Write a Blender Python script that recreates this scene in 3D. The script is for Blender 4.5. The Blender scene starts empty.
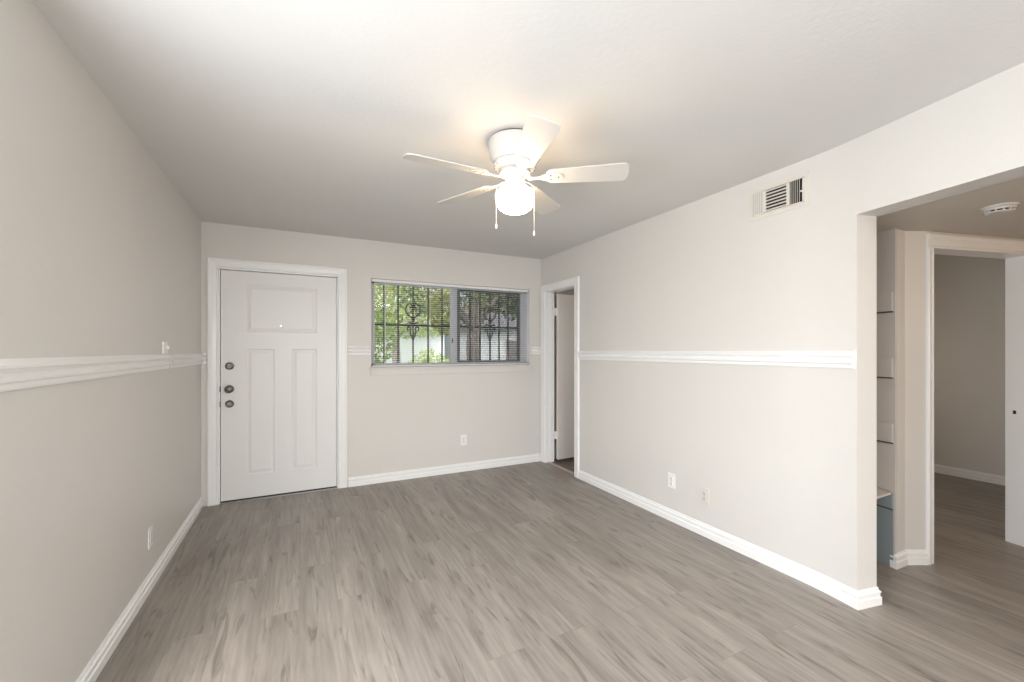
import bpy, bmesh, math, random
from mathutils import Vector, Matrix
random.seed(7)
S = bpy.context.scene
COL = S.collection
R = math.radians

# ------------------------------------------------------------------ camera
F_PX, YAW, HORIZON, CAM_H = 422.0, 0.4653, 350.3, 1.338
cd = bpy.data.cameras.new('camera'); cam = bpy.data.objects.new('camera', cd); COL.objects.link(cam)
cd.sensor_fit = 'HORIZONTAL'; cd.sensor_width = 36.0
cd.lens = F_PX / 1024 * 36.0
cd.shift_y = (HORIZON - 341.0) / 1024
cd.clip_start = 0.02
cam.location = (0, 0, CAM_H); cam.rotation_euler = (R(90), 0, -YAW)
S.camera = cam

# ------------------------------------------------------------------ world, exposure
S.view_settings.view_transform = 'Standard'; S.view_settings.look = 'None'
S.view_settings.gamma = 1.0; S.view_settings.use_curve_mapping = False
S.view_settings.exposure = 0.0
w = bpy.data.worlds.new('sky'); S.world = w; w.use_nodes = True
nt = w.node_tree; bg = nt.nodes['Background']
sky = nt.nodes.new('ShaderNodeTexSky'); sky.sky_type = 'NISHITA'
sky.sun_disc = False; sky.sun_elevation = R(48); sky.sun_rotation = R(200)
sky.air_density = 0.7; sky.dust_density = 5.0; sky.ozone_density = 0.6
hsv = nt.nodes.new('ShaderNodeHueSaturation'); hsv.inputs['Saturation'].default_value = 0.4
nt.links.new(sky.outputs['Color'], hsv.inputs['Color']); nt.links.new(hsv.outputs['Color'], bg.inputs['Color'])
bg.inputs['Strength'].default_value = 0.5

XLW = -0.93
def area_light(name, loc, rot, size, size_y, power, color):
    l = bpy.data.lights.new(name, 'AREA'); l.shape = 'RECTANGLE'; l.size = size; l.size_y = size_y
    l.energy = power; l.color = color
    o = bpy.data.objects.new(name, l); COL.objects.link(o); o.location = loc; o.rotation_euler = rot
    return o
sl = bpy.data.lights.new('sun', 'SUN'); sl.energy = 4.5; sl.angle = R(3); sl.color = (1.0, 0.96, 0.90)
so = bpy.data.objects.new('sun', sl); COL.objects.link(so); so.rotation_euler = Vector((0.75, -0.12, 0.85)).to_track_quat('Z', 'Y').to_euler()
# daylight of an unseen left-wall window, plus added rear fill with no known window
area_light('rear_fill_light', (0.25, -2.52, 1.45), (R(76), 0, 0), 1.8, 1.3, 72, (0.93, 0.97, 1.0))
area_light('daylight_left_window', (XLW, 0.61, 1.36), (0, R(-83), 0), 1.0, 1.8, 78, (0.93, 0.965, 1.0))
# added ceiling fill behind the camera; no lamp known there
area_light('rear_ceiling_fill', (1.6, -0.9, 2.36), (0, 0, 0), 0.5, 0.5, 27, (1.0, 0.95, 0.89))
# added fill lights for far bedroom and hallway
area_light('bedroom_fill_light', (4.7, 2.73, 1.15), (R(-90), 0, 0), 1.2, 1.0, 9, (1.0, 0.86, 0.72))
area_light('hall_fill_light', (3.6, -0.9, 2.02), (R(66), 0, 0), 0.3, 0.3, 12, (1.0, 0.66, 0.38))
area_light('side_room_fill_light', (4.24, 3.6, 1.4), (0, R(90), 0), 0.9, 0.9, 4.0, (1.0, 0.88, 0.78))  # added fill for the side room; no window built there

# ------------------------------------------------------------------ materials
def mat(name, col, rough=0.6, metal=0.0, bump=0.0, bscale=200.0, var=0.0, vscale=2.0, spec=0.5, bdist=0.002):
    m = bpy.data.materials.new(name); m.use_nodes = True
    t = m.node_tree; b = t.nodes['Principled BSDF']
    b.inputs['Base Color'].default_value = (*col, 1); b.inputs['Roughness'].default_value = rough
    b.inputs['Metallic'].default_value = metal; b.inputs['Specular IOR Level'].default_value = spec
    tc = t.nodes.new('ShaderNodeTexCoord')
    n = t.nodes.new('ShaderNodeTexNoise'); n.inputs['Scale'].default_value = vscale; n.inputs['Detail'].default_value = 4
    t.links.new(tc.outputs['Object'], n.inputs['Vector'])
    r = t.nodes.new('ShaderNodeValToRGB')
    k = max(var, 0.004)
    r.color_ramp.elements[0].position = 0.3; r.color_ramp.elements[1].position = 0.7
    r.color_ramp.elements[0].color = tuple(max(0, c*(1-k)) for c in col)+(1,)
    r.color_ramp.elements[1].color = tuple(min(1, c*(1+k)) for c in col)+(1,)
    t.links.new(n.outputs['Fac'], r.inputs['Fac']); t.links.new(r.outputs['Color'], b.inputs['Base Color'])
    if bump > 0:
        n2 = t.nodes.new('ShaderNodeTexNoise'); n2.inputs['Scale'].default_value = bscale; n2.inputs['Detail'].default_value = 3
        bp = t.nodes.new('ShaderNodeBump'); bp.inputs['Strength'].default_value = bump; bp.inputs['Distance'].default_value = bdist
        t.links.new(tc.outputs['Object'], n2.inputs['Vector'])
        t.links.new(n2.outputs['Fac'], bp.inputs['Height']); t.links.new(bp.outputs['Normal'], b.inputs['Normal'])
    return m

M = {}
M['wall'] = mat('wall_paint', (0.68, 0.658, 0.625), 0.42, bump=0.35, bscale=45, var=0.01, bdist=0.003)
M['ceiling'] = mat('ceiling_paint', (0.70, 0.69, 0.675), 0.75, bump=0.3, bscale=60, var=0.012, bdist=0.003)
M['trim'] = mat('white_gloss_trim', (0.86, 0.858, 0.85), 0.3, bump=0.05, bscale=30)
M['door'] = mat('white_door_paint', (0.80, 0.795, 0.785), 0.35, bump=0.06, bscale=60)
M['door2'] = mat('cream_door_paint', (0.76, 0.72, 0.68), 0.45, bump=0.05, bscale=60)
M['plate'] = mat('white_plastic', (0.85, 0.85, 0.84), 0.3)
M['beige_plate'] = mat('painted_over_plate', (0.68, 0.645, 0.59), 0.4)
M['dark'] = mat('dark_void', (0.012, 0.011, 0.010), 0.8)
M['nickel'] = mat('satin_nickel', (0.20, 0.185, 0.17), 0.42, metal=1.0)
M['chrome'] = mat('polished_chrome', (0.9, 0.9, 0.9), 0.2, metal=1.0)
M['steel'] = mat('threshold_metal', (0.45, 0.43, 0.41), 0.35, metal=1.0)
M['rubber'] = mat('door_sweep', (0.03, 0.03, 0.03), 0.7)
M['fan'] = mat('fan_white', (0.62, 0.60, 0.57), 0.4)
M['bronze'] = mat('dark_screw', (0.10, 0.07, 0.05), 0.5)
M['blue'] = mat('blue_grey_paint', (0.28, 0.335, 0.35), 0.5, bump=0.1, bscale=80, var=0.04)
M['shelf'] = mat('old_white_paint', (0.60, 0.56, 0.52), 0.5, bump=0.2, bscale=70, var=0.03)
M['hallceil'] = mat('warmed_ceiling_paint', (0.66, 0.61, 0.545), 0.7, bump=0.3, bscale=60, var=0.012, bdist=0.003)  # warm hall light put into the ceiling colour
M['dimmed'] = mat('dimmed_white_plastic', (0.62, 0.59, 0.55), 0.4)
M['vent'] = mat('vent_paint', (0.69, 0.65, 0.59), 0.4)
M['alu'] = mat('window_aluminium', (0.50, 0.51, 0.54), 0.5)
M['dkalu'] = mat('dark_sash', (0.10, 0.10, 0.11), 0.5)
M['slat'] = mat('blind_slat', (0.80, 0.80, 0.80), 0.45)
M['cord'] = mat('blind_cord', (0.75, 0.75, 0.73), 0.8)
M['iron'] = mat('black_iron', (0.02, 0.022, 0.025), 0.5)
M['strip'] = mat('transition_strip', (0.52, 0.40, 0.33), 0.5)
M['dkfloor'] = mat('dark_room_floor', (0.16, 0.125, 0.105), 0.5, var=0.15, vscale=8)
M['concrete'] = mat('driveway_concrete', (0.62, 0.61, 0.60), 0.9, var=0.08, vscale=1.5)
M['grass'] = mat('lawn', (0.16, 0.22, 0.09), 0.95, var=0.35, vscale=3)
M['bark'] = mat('bark', (0.16, 0.14, 0.125), 0.9, bump=0.8, bscale=14, var=0.25, vscale=10, bdist=0.03)
M['siding'] = mat('white_siding', (0.72, 0.75, 0.80), 0.7, var=0.04)
M['roof'] = mat('grey_shingle', (0.16, 0.16, 0.17), 0.9, var=0.2, vscale=12)
M['pane'] = mat('house_glass', (0.08, 0.10, 0.12), 0.15)
M['garage'] = mat('dark_house_door', (0.20, 0.18, 0.18), 0.8)  # dark brown of the neighbour house's door
for n_, c_ in (('leaf_a', (0.16, 0.22, 0.07)), ('leaf_b', (0.20, 0.215, 0.08)), ('leaf_c', (0.30, 0.36, 0.15)), ('leaf_d', (0.09, 0.14, 0.07)), ('leaf_e', (0.42, 0.30, 0.06))):
    mm = mat(n_, c_, 0.6, var=0.3, vscale=2.5); M[n_] = mm
    b_ = mm.node_tree.nodes['Principled BSDF']
    tr = mm.node_tree.nodes.new('ShaderNodeBsdfTranslucent'); mx = mm.node_tree.nodes.new('ShaderNodeMixShader')
    tr.inputs['Color'].default_value = (*[min(1, c*1.6) for c in c_], 1); mx.inputs[0].default_value = 0.4
    o_ = mm.node_tree.nodes['Material Output']
    mm.node_tree.links.new(b_.outputs[0], mx.inputs[1]); mm.node_tree.links.new(tr.outputs[0], mx.inputs[2])
    mm.node_tree.links.new(mx.outputs[0], o_.inputs[0])

def thin_glass():
    m = bpy.data.materials.new('window_glass'); m.use_nodes = True; t = m.node_tree; t.nodes.clear()
    o = t.nodes.new('ShaderNodeOutputMaterial'); a = t.nodes.new('ShaderNodeBsdfTransparent'); g = t.nodes.new('ShaderNodeBsdfGlossy')
    f = t.nodes.new('ShaderNodeFresnel'); f.inputs['IOR'].default_value = 1.45; mx = t.nodes.new('ShaderNodeMixShader')
    a.inputs['Color'].default_value = (0.95, 0.955, 0.96, 1); g.inputs['Roughness'].default_value = 0.02
    k = t.nodes.new('ShaderNodeMath'); k.operation = 'MULTIPLY'; k.inputs[1].default_value = 0.2; t.links.new(f.outputs[0], k.inputs[0])
    t.links.new(k.outputs[0], mx.inputs[0]); t.links.new(a.outputs[0], mx.inputs[1]); t.links.new(g.outputs[0], mx.inputs[2]); t.links.new(mx.outputs[0], o.inputs[0])
    return m
M['glass'] = thin_glass()
def screen_mat():
    m = bpy.data.materials.new('insect_screen'); m.use_nodes = True; t = m.node_tree; t.nodes.clear()
    o = t.nodes.new('ShaderNodeOutputMaterial'); a = t.nodes.new('ShaderNodeBsdfTransparent'); g = t.nodes.new('ShaderNodeBsdfDiffuse')
    g.inputs['Color'].default_value = (0.10, 0.10, 0.11, 1); mx = t.nodes.new('ShaderNodeMixShader'); mx.inputs[0].default_value = 0.42
    t.links.new(a.outputs[0], mx.inputs[1]); t.links.new(g.outputs[0], mx.inputs[2]); t.links.new(mx.outputs[0], o.inputs[0])
    return m
M['screen'] = screen_mat()
def globe_mat():
    m = bpy.data.materials.new('lit_opal_glass'); m.use_nodes = True; t = m.node_tree; b = t.nodes['Principled BSDF']
    b.inputs['Base Color'].default_value = (0.9, 0.88, 0.84, 1); b.inputs['Roughness'].default_value = 0.2
    b.inputs['Emission Color'].default_value = (1.0, 0.75, 0.48, 1); b.inputs['Emission Strength'].default_value = 21.0
    return m
M['globe'] = globe_mat()

def floor_mat():
    m = bpy.data.materials.new('grey_vinyl_plank'); m.use_nodes = True; t = m.node_tree; b = t.nodes['Principled BSDF']
    L = t.links.new; N = t.nodes.new
    tc = N('ShaderNodeTexCoord')
    sw = N('ShaderNodeMapping'); sw.inputs['Rotation'].default_value = (0, 0, R(90)); L(tc.outputs['Object'], sw.inputs['Vector'])
    def brick(off, c1, c2):
        k = N('ShaderNodeTexBrick'); k.offset = 0.37; k.offset_frequency = 2; k.squash = 1.0
        k.inputs['Scale'].default_value = 1.0; k.inputs['Brick Width'].default_value = 1.22; k.inputs['Row Height'].default_value = 0.18
        k.inputs['Mortar Size'].default_value = 0.0011; k.inputs['Mortar Smooth'].default_value = 0.3; k.inputs['Bias'].default_value = off
        k.inputs['Color1'].default_value = (*c1, 1); k.inputs['Color2'].default_value = (*c2, 1)
        k.inputs['Mortar'].default_value = (0.5, 0.5, 0.5, 1)
        L(sw.outputs['Vector'], k.inputs['Vector']); return k
    rnd = brick(0.0, (0, 0, 0), (1, 1, 1))
    # grain coordinates: stretched along the plank (Y), shifted per plank
    cmb = N('ShaderNodeVectorMath'); cmb.operation = 'MULTIPLY'; cmb.inputs[1].default_value = (7.0, 9.0, 5.0)
    L(rnd.outputs['Color'], cmb.inputs[0])
    st = N('ShaderNodeMapping'); st.inputs['Scale'].default_value = (9.0, 1.1, 1.0); L(tc.outputs['Object'], st.inputs['Vector'])
    ad = N('ShaderNodeVectorMath'); ad.operation = 'ADD'; L(st.outputs['Vector'], ad.inputs[0]); L(cmb.outputs[0], ad.inputs[1])
    n1 = N('ShaderNodeTexNoise'); n1.inputs['Scale'].default_value = 1.0; n1.inputs['Detail'].default_value = 6; n1.inputs['Roughness'].default_value = 0.6; n1.inputs['Distortion'].default_value = 0.8
    L(ad.outputs[0], n1.inputs['Vector'])
    r1 = N('ShaderNodeValToRGB'); e = r1.color_ramp.elements
    e[0].position = 0.28; e[0].color = (0.205, 0.180, 0.156, 1); e[1].position = 0.72; e[1].color = (0.365, 0.332, 0.296, 1)
    x = e.new(0.5); x.color = (0.292, 0.262, 0.232, 1)
    L(n1.outputs['Fac'], r1.inputs['Fac'])
    # fine grain
    st2 = N('ShaderNodeMapping'); st2.inputs['Scale'].default_value = (70.0, 3.0, 1.0); L(tc.outputs['Object'], st2.inputs['Vector'])
    ad2 = N('ShaderNodeVectorMath'); ad2.operation = 'ADD'; L(st2.outputs['Vector'], ad2.inputs[0]); L(cmb.outputs[0], ad2.inputs[1])
    n2 = N('ShaderNodeTexNoise'); n2.inputs['Scale'].default_value = 1.0; n2.inputs['Detail'].default_value = 4
    L(ad2.outputs[0], n2.inputs['Vector'])
    r2 = N('ShaderNodeValToRGB'); r2.color_ramp.elements[0].position = 0.25; r2.color_ramp.elements[0].color = (0.80, 0.79, 0.78, 1); r2.color_ramp.elements[1].position = 0.75; r2.color_ramp.elements[1].color = (1.11, 1.11, 1.11, 1)
    L(n2.outputs['Fac'], r2.inputs['Fac'])
    # dark knots and cracks
    st3 = N('ShaderNodeMapping'); st3.inputs['Scale'].default_value = (20.0, 2.4, 1.0); L(tc.outputs['Object'], st3.inputs['Vector'])
    ad3 = N('ShaderNodeVectorMath'); ad3.operation = 'ADD'; L(st3.outputs['Vector'], ad3.inputs[0]); L(cmb.outputs[0], ad3.inputs[1])
    n3 = N('ShaderNodeTexNoise'); n3.inputs['Scale'].default_value = 1.0; n3.inputs['Detail'].default_value = 5; n3.inputs['Distortion'].default_value = 1.6
    L(ad3.outputs[0], n3.inputs['Vector'])
    r3 = N('ShaderNodeValToRGB'); r3.color_ramp.elements[0].position = 0.30; r3.color_ramp.elements[0].color = (0.62, 0.60, 0.58, 1); r3.color_ramp.elements[1].position = 0.44; r3.color_ramp.elements[1].color = (1, 1, 1, 1)
    L(n3.outputs['Fac'], r3.inputs['Fac'])
    r4 = N('ShaderNodeValToRGB'); r4.color_ramp.elements[0].color = (0.94, 0.937, 0.933, 1); r4.color_ramp.elements[1].color = (1.05, 1.05, 1.05, 1)
    L(rnd.outputs['Color'], r4.inputs['Fac'])
    def mul(a, c):
        q = N('ShaderNodeMix'); q.data_type = 'RGBA'; q.blend_type = 'MULTIPLY'; q.inputs[0].default_value = 1.0
        L(a, q.inputs[6]); L(c, q.inputs[7]); return q.outputs[2]
    c = mul(mul(mul(r1.outputs['Color'], r2.outputs['Color']), r3.outputs['Color']), r4.outputs['Color'])
    # seams
    q = N('ShaderNodeMix'); q.data_type = 'RGBA'; q.blend_type = 'MIX'
    ms = N('ShaderNodeMath'); ms.operation = 'MULTIPLY'; ms.inputs[1].default_value = 0.4; L(rnd.outputs['Fac'], ms.inputs[0])
    L(ms.outputs[0], q.inputs[0]); L(c, q.inputs[6]); q.inputs[7].default_value = (0.13, 0.11, 0.095, 1)
    L(q.outputs[2], b.inputs['Base Color'])
    rr = N('ShaderNodeMapRange'); rr.inputs[3].default_value = 0.34; rr.inputs[4].default_value = 0.48; L(n1.outputs['Fac'], rr.inputs[0])
    L(rr.outputs[0], b.inputs['Roughness'])
    bp = N('ShaderNodeBump'); bp.inputs['Strength'].default_value = 0.12; bp.inputs['Distance'].default_value = 0.002
    L(n2.outputs['Fac'], bp.inputs['Height']); L(bp.outputs['Normal'], b.inputs['Normal'])
    return m
M['floor'] = floor_mat()

# ------------------------------------------------------------------ mesh helpers
def add_box(bm, x0, x1, y0, y1, z0, z1, mtx=None):
    vs = [bm.verts.new((x, y, z)) for x in (x0, x1) for y in (y0, y1) for z in (z0, z1)]
    for f in ((0, 1, 3, 2), (4, 6, 7, 5), (0, 4, 5, 1), (2, 3, 7, 6), (0, 2, 6, 4), (1, 5, 7, 3)):
        bm.faces.new([vs[i] for i in f])
    if mtx: bmesh.ops.transform(bm, matrix=mtx, verts=vs)
    return vs
def add_prism(bm, pts, z0, z1):
    lo = [bm.verts.new((p[0], p[1], z0)) for p in pts]; hi = [bm.verts.new((p[0], p[1], z1)) for p in pts]
    n = len(pts); bm.faces.new(lo[::-1]); bm.faces.new(hi)
    for i in range(n): bm.faces.new((lo[i], lo[(i+1) % n], hi[(i+1) % n], hi[i]))
def add_lathe(bm, prof, seg=32, mtx=None, cap=True):
    rings = []; allv = []
    for r, z in prof:
        ring = [bm.verts.new((r*math.cos(2*math.pi*i/seg), r*math.sin(2*math.pi*i/seg), z)) for i in range(seg)]
        rings.append(ring); allv += ring
    for a, b in zip(rings, rings[1:]):
        for i in range(seg): bm.faces.new((a[i], a[(i+1) % seg], b[(i+1) % seg], b[i]))
    if cap: bm.faces.new(rings[0][::-1]); bm.faces.new(rings[-1])
    if mtx: bmesh.ops.transform(bm, matrix=mtx, verts=allv)
def add_tube(bm, pts, r, seg=8):
    pts = [Vector(p) for p in pts]; rs = r if isinstance(r, (list, tuple)) else [r]*len(pts)
    rings = []; up = Vector((0, 1, 0))
    for i, p in enumerate(pts):
        d = (pts[min(i+1, len(pts)-1)] - pts[max(i-1, 0)]).normalized()
        a = d.cross(up)
        if a.length < 0.05: a = d.cross(Vector((1, 0, 0)))
        a.normalize(); b = d.cross(a)
        rings.append([bm.verts.new(p + rs[i]*(math.cos(2*math.pi*k/seg)*a + math.sin(2*math.pi*k/seg)*b)) for k in range(seg)])
    for A, B in zip(rings, rings[1:]):
        for k in range(seg): bm.faces.new((A[k], A[(k+1) % seg], B[(k+1) % seg], B[k]))
    bm.faces.new(rings[0][::-1]); bm.faces.new(rings[-1])
def sweep(bm, path, prof, closed=False, mtx=None):
    """path: 2D points in the local XY plane; prof: (offset to the left of the path, height z). Mitred."""
    n = len(path); P = [Vector(p) for p in path]; rings = []; allv = []
    for i in range(n):
        a = P[i]-P[i-1] if (i > 0 or closed) else P[1]-P[0]
        b = P[(i+1) % n]-P[i] if (i < n-1 or closed) else P[-1]-P[-2]
        na = Vector((-a.y, a.x)).normalized(); nb = Vector((-b.y, b.x)).normalized()
        m = (na+nb).normalized(); m = m / max(0.2, m.dot(na))
        ring = [bm.verts.new((P[i].x+m.x*o, P[i].y+m.y*o, z)) for o, z in prof]; rings.append(ring); allv += ring
    k = len(prof); rng = range(n) if closed else range(n-1)
    for i in rng:
        A, B = rings[i], rings[(i+1) % n]
        for j in range(k): bm.faces.new((A[j], B[j], B[(j+1) % k], A[(j+1) % k]))
    if not closed: bm.faces.new(rings[0]); bm.faces.new(rings[-1][::-1])
    if mtx: bmesh.ops.transform(bm, matrix=mtx, verts=allv)
def obj(name, bm, m, parent=None, smooth=False, bevel=0, loc=None):
    bmesh.ops.recalc_face_normals(bm, faces=bm.faces)
    me = bpy.data.meshes.new(name); bm.to_mesh(me); bm.free()
    me.materials.append(m)
    if smooth:
        for p in me.polygons: p.use_smooth = True
    o = bpy.data.objects.new(name, me); COL.objects.link(o)
    if parent: o.parent = parent
    if loc: o.location = loc
    if bevel:
        b = o.modifiers.new('bevel', 'BEVEL'); b.width = bevel; b.segments = 2; b.limit_method = 'ANGLE'
    return o
def B(*boxes):
    bm = bmesh.new()
    for b in boxes: add_box(bm, *b)
    return bm
def thing(name, label, cat, loc=(0, 0, 0), rotz=0, group=None):
    o = bpy.data.objects.new(name, None); COL.objects.link(o); o.empty_display_size = 0.1
    o.location = loc; o.rotation_euler = (0, 0, rotz); o['label'] = label; o['category'] = cat
    if group: o['group'] = group
    return o
def tag(o, label, cat, group=None, kind=None):
    o['label'] = label; o['category'] = cat
    if group: o['group'] = group
    if kind: o['kind'] = kind
    return o
def struct(name, bm, m, label=None, cat=None, **k):
    o = obj(name, bm, m, **k); o['kind'] = 'structure'
    if label: o['label'] = label; o['category'] = cat
    return o
def sroot(name, label, cat, loc=(0, 0, 0), rotz=0):
    o = thing(name, label, cat, loc, rotz); o['kind'] = 'structure'; return o

# ------------------------------------------------------------------ room shell
XL, YB, XR, H = -0.756, 4.416, 2.608, 2.44
T = 0.12; YR = -2.45
# skewed end of the right-hand wall and the header over the hall opening
dk = Vector((math.sin(R(10.4)), math.cos(R(10.4)))); nk = Vector((dk.y, -dk.x)); TK = 0.142
K0 = Vector((XR, 1.296)); E1 = K0 - dk*0.1445; E2 = E1 - dk*1.25
HALL_H = 2.085; LINT = 2.044
EK = Vector((XR+T, 1.29))
KA = Vector((XR, K0.y+0.1445))
ARC = [KA*(1-t)**2 + K0*2*t*(1-t) + E1*t*t for t in [i/8 for i in range(9)]]
XE = 6.235

struct('floor', B((XL-T, 6.4, YR-T, 2.80, -0.1, 0), (XL-T, XR+0.045, 2.80, YB+T, -0.1, 0)), M['floor'], 'grey-brown wood plank floor of the room and hallway', 'floor')
struct('floor_side', B((XR+0.045, 6.4, 2.80, YB+T, -0.1, -0.002)), M['dkfloor'], 'dark brown floor glimpsed through the narrow side doorway', 'floor')
struct('ceiling', B((XL-T, 6.4, YR-T, YB+T, H, H+0.12)), M['ceiling'], 'smooth off-white ceiling around the fan', 'ceiling')
bm = bmesh.new()
c0 = E1 + nk*TK*0.98 + dk*0.06; c1 = E2 + nk*TK*0.98 - dk*1.6
add_prism(bm, [c1, (5.4, -1.6), (5.4, 0.80), (3.40, 1.30), (3.40, 1.95), (2.71, 1.95), (2.71, 1.2), c0], HALL_H, HALL_H+0.1)
struct('ceiling_hall', bm, M['hallceil'], 'lowered ceiling of the hallway with smoke detector', 'ceiling')
struct('wall_left', B((XL-T, XL, YR-T, -0.34, 0, H), (XL-T, XL, -0.34, 1.56, 0, 0.72), (XL-T, XL, -0.34, 1.56, 2.10, H), (XL-T, XL, 1.56, YB+T, 0, H)), M['wall'], 'long greige wall on the left with chair rail', 'wall')

# back wall with front door and window openings
DX0, DX1, DZ = -0.655, 0.352, 2.075
WX0, WX1, WZ0, WZ1 = 0.638, 2.462, 1.165, 2.062
struct('wall_back', B((XL, DX0, YB, YB+T, 0, H), (DX0, DX1, YB, YB+T, DZ, H), (DX1, WX0, YB, YB+T, 0, H),
       (WX0, WX1, YB, YB+T, 0, WZ0), (WX0, WX1, YB, YB+T, WZ1, H), (WX1, 6.4, YB, YB+T, 0, H)), M['wall'],
       'greige end wall holding the front door and window', 'wall')
# right wall with side doorway
SY0, SY1, SZ = 3.695, 4.325, 2.045
struct('wall_right', B((XR, XR+T, SY1, YB, 0, H), (XR, XR+T, SY0, SY1, SZ, H), (XR, XR+T, KA.y, SY0, 0, H)), M['wall'],
       'bright right-hand wall with chair rail and two outlets', 'wall')
bm = bmesh.new()
e1b = E1 + nk*TK
add_prism(bm, ARC + [e1b, EK, Vector((XR+T, KA.y))], 0, H)
add_prism(bm, [E1, E2, E2+nk*TK, e1b], LINT, H)
add_prism(bm, [E2, E2-dk*0.9, E2-dk*0.9+nk*TK, E2+nk*TK], 0, H)
struct('wall_opening', bm, M['wall'], 'wall end and header framing the wide opening to the hallway', 'wall')
# unseen wall stretch and rear wall behind the camera, with an opening for the added rear fill
e3 = E2 - dk*0.9
bm = bmesh.new(); add_prism(bm, [e3, (e3.x, YR), (e3.x+TK, YR), e3+nk*TK], 0, H)
struct('wall_right_rear', bm, M['wall'])
struct('wall_rear', B((XL, -0.75, YR-T, YR, 0, H), (-0.75, 1.25, YR-T, YR, 0, 0.75), (-0.75, 1.25, YR-T, YR, 2.15, H), (1.25, 6.4, YR-T, YR, 0, H)), M['wall'])
# hallway walls
A = Vector((3.272, 1.262)); Bp = Vector((3.385, 1.258))
u = Vector((0.970, -0.2425)).normalized(); n = Vector((-u.y, u.x))
J0 = Vector((3.552, 1.187)); J1 = J0 + u*0.884
Cp = J0 - u*0.052
pv = Vector((math.sin(R(12)), math.cos(R(12))))
P2 = A + pv*0.52
bm = bmesh.new()
JT = 0.12
add_prism(bm, [A, Bp, Cp, J0, J0+n*JT, (P2.x+0.12, P2.y+0.08), P2], 0, 2.44)
add_prism(bm, [J0, J1, J1+n*JT, J0+n*JT], 1.995, 2.44)
J2 = J1+u*1.0
add_prism(bm, [J1, J2, J2+n*JT, J1+n*JT], 0, 2.44)
struct('wall_hall', bm, M['wall'], 'angled hallway wall beside the shelf alcove, holding the bedroom doorway', 'wall')
struct('wall_alcove', B((2.728, P2.x+0.12, P2.y, P2.y+0.08, 0, H)), M['shelf'])
struct('wall_hall_end', B((2.0, 5.5, -1.6, -1.5, 0, H), (J2.x-0.03, J2.x+0.07, -1.5, J2.y, 0, H)), M['wall'])
struct('wall_bedroom', B((XE, XE+0.12, -2.3, 2.80, 0, H)), M['wall'], 'plain greige far wall of the bedroom seen through the hallway doorway', 'wall')
struct('wall_partition', B((XR+T, XE, 2.75, 2.85, 0, H)), M['wall'])
struct('wall_side_room', B((4.3, 4.4, 2.85, YB, 0, H)), M['wall'])

# ------------------------------------------------------------------ trim profiles
BASE = [(0, 0), (0.016, 0), (0.016, 0.040), (0.011, 0.044), (0.011, 0.060), (0.0145, 0.063), (0.0145, 0.070), (0.006, 0.076), (0.006, 0.084), (0.003, 0.090), (0, 0.090)]
RAIL = [(0, 0), (0.010, 0.0), (0.013, 0.008), (0.013, 0.020), (0.024, 0.026), (0.026, 0.034), (0.014, 0.042), (0.011, 0.050), (0.018, 0.058), (0.030, 0.066), (0.031, 0.074), (0.022, 0.080), (0.012, 0.092), (0, 0.092)]
def rail(name, path, z, label, m='trim', kind='trim'):
    prof = BASE if kind == 'baseboard' else RAIL
    bm = bmesh.new(); sweep(bm, path, [(-o, z+h) for o, h in prof])
    return struct(name, bm, M[m], label, kind)
# path direction chosen so that the room lies to the right of it (offset negative-left)
rail('baseboard_left', [(XL, YR), (XL, YB)], 0, 'white moulded baseboard along the left wall', kind='baseboard')
rail('baseboard_back', [(0.422, YB), (XR, YB)], 0, 'white moulded baseboard under the window', kind='baseboard')
rail('baseboard_right', [(XR, 3.615)] + [tuple(p) for p in ARC] + [tuple(e1b), tuple(e1b+dk*0.15)], 0, 'white moulded baseboard along the right wall, wrapping the wall end', kind='baseboard')
rail('baseboard_hall', [tuple(A+pv*0.02), tuple(A), tuple(Bp), tuple(Cp)], 0, 'short white baseboard wrapping the hallway corner beside the alcove', kind='baseboard')
rail('baseboard_bedroom', [(XE, 2.75), (XE, -1.5)], 0, 'white baseboard along the far bedroom wall', kind='baseboard')

SWY0, SWY1 = 3.375, 3.395
rail('trim_1', [(XL, 1.565), (XL, SWY0-0.004)], 1.222, 'long white chair rail on the left wall, up to the light switch')
rail('trim_2', [(XL, SWY1+0.008), (XL, YB), (-0.716, YB)], 1.222, 'short end of the left chair rail between switch and front door')
rail('trim_3', [(0.414, YB), (WX0-0.006, YB)], 1.291, 'short white chair rail between front door and window')
rail('trim_4', [(WX1+0.008, YB), (XR, YB)], 1.291, 'tiny piece of white chair rail right of the window')
rail('trim_5', [(XR, 3.615)] + [tuple(p) for p in ARC[:-1]] + [tuple(E1+dk*0.012)], 1.243, 'long white chair rail on the right wall')

# casings: swept in a vertical plane. local x = along the wall, local y = up, local z = out of the wall
def plane_mtx(origin, along, out):
    a = Vector(along).normalized(); o = Vector(out).normalized(); up = Vector((0, 0, 1))
    return Matrix(((a.x, up.x, o.x, origin[0]), (a.y, up.y, o.y, origin[1]), (a.z, up.z, o.z, origin[2]), (0, 0, 0, 1)))
def casing_prof(wd, th=0.018):
    return [(0, 0), (0, th*0.55), (0.006, th*0.75), (0.012, th*0.75), (0.018, th*0.6), (wd*0.5, th*0.8), (wd*0.72, th*0.85), (wd*0.78, th*1.05), (wd*0.95, th*1.05), (wd, th*0.8), (wd, 0)]
def casing(name, w0, w1, top, wd, mtx, parent, m='trim', headw=None):
    bm = bmesh.new()
    sweep(bm, [(w0, 0.001), (w0, top), (w1, top), (w1, 0.001)], casing_prof(wd), mtx=mtx)
    return obj(name, bm, M[m], parent)

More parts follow.
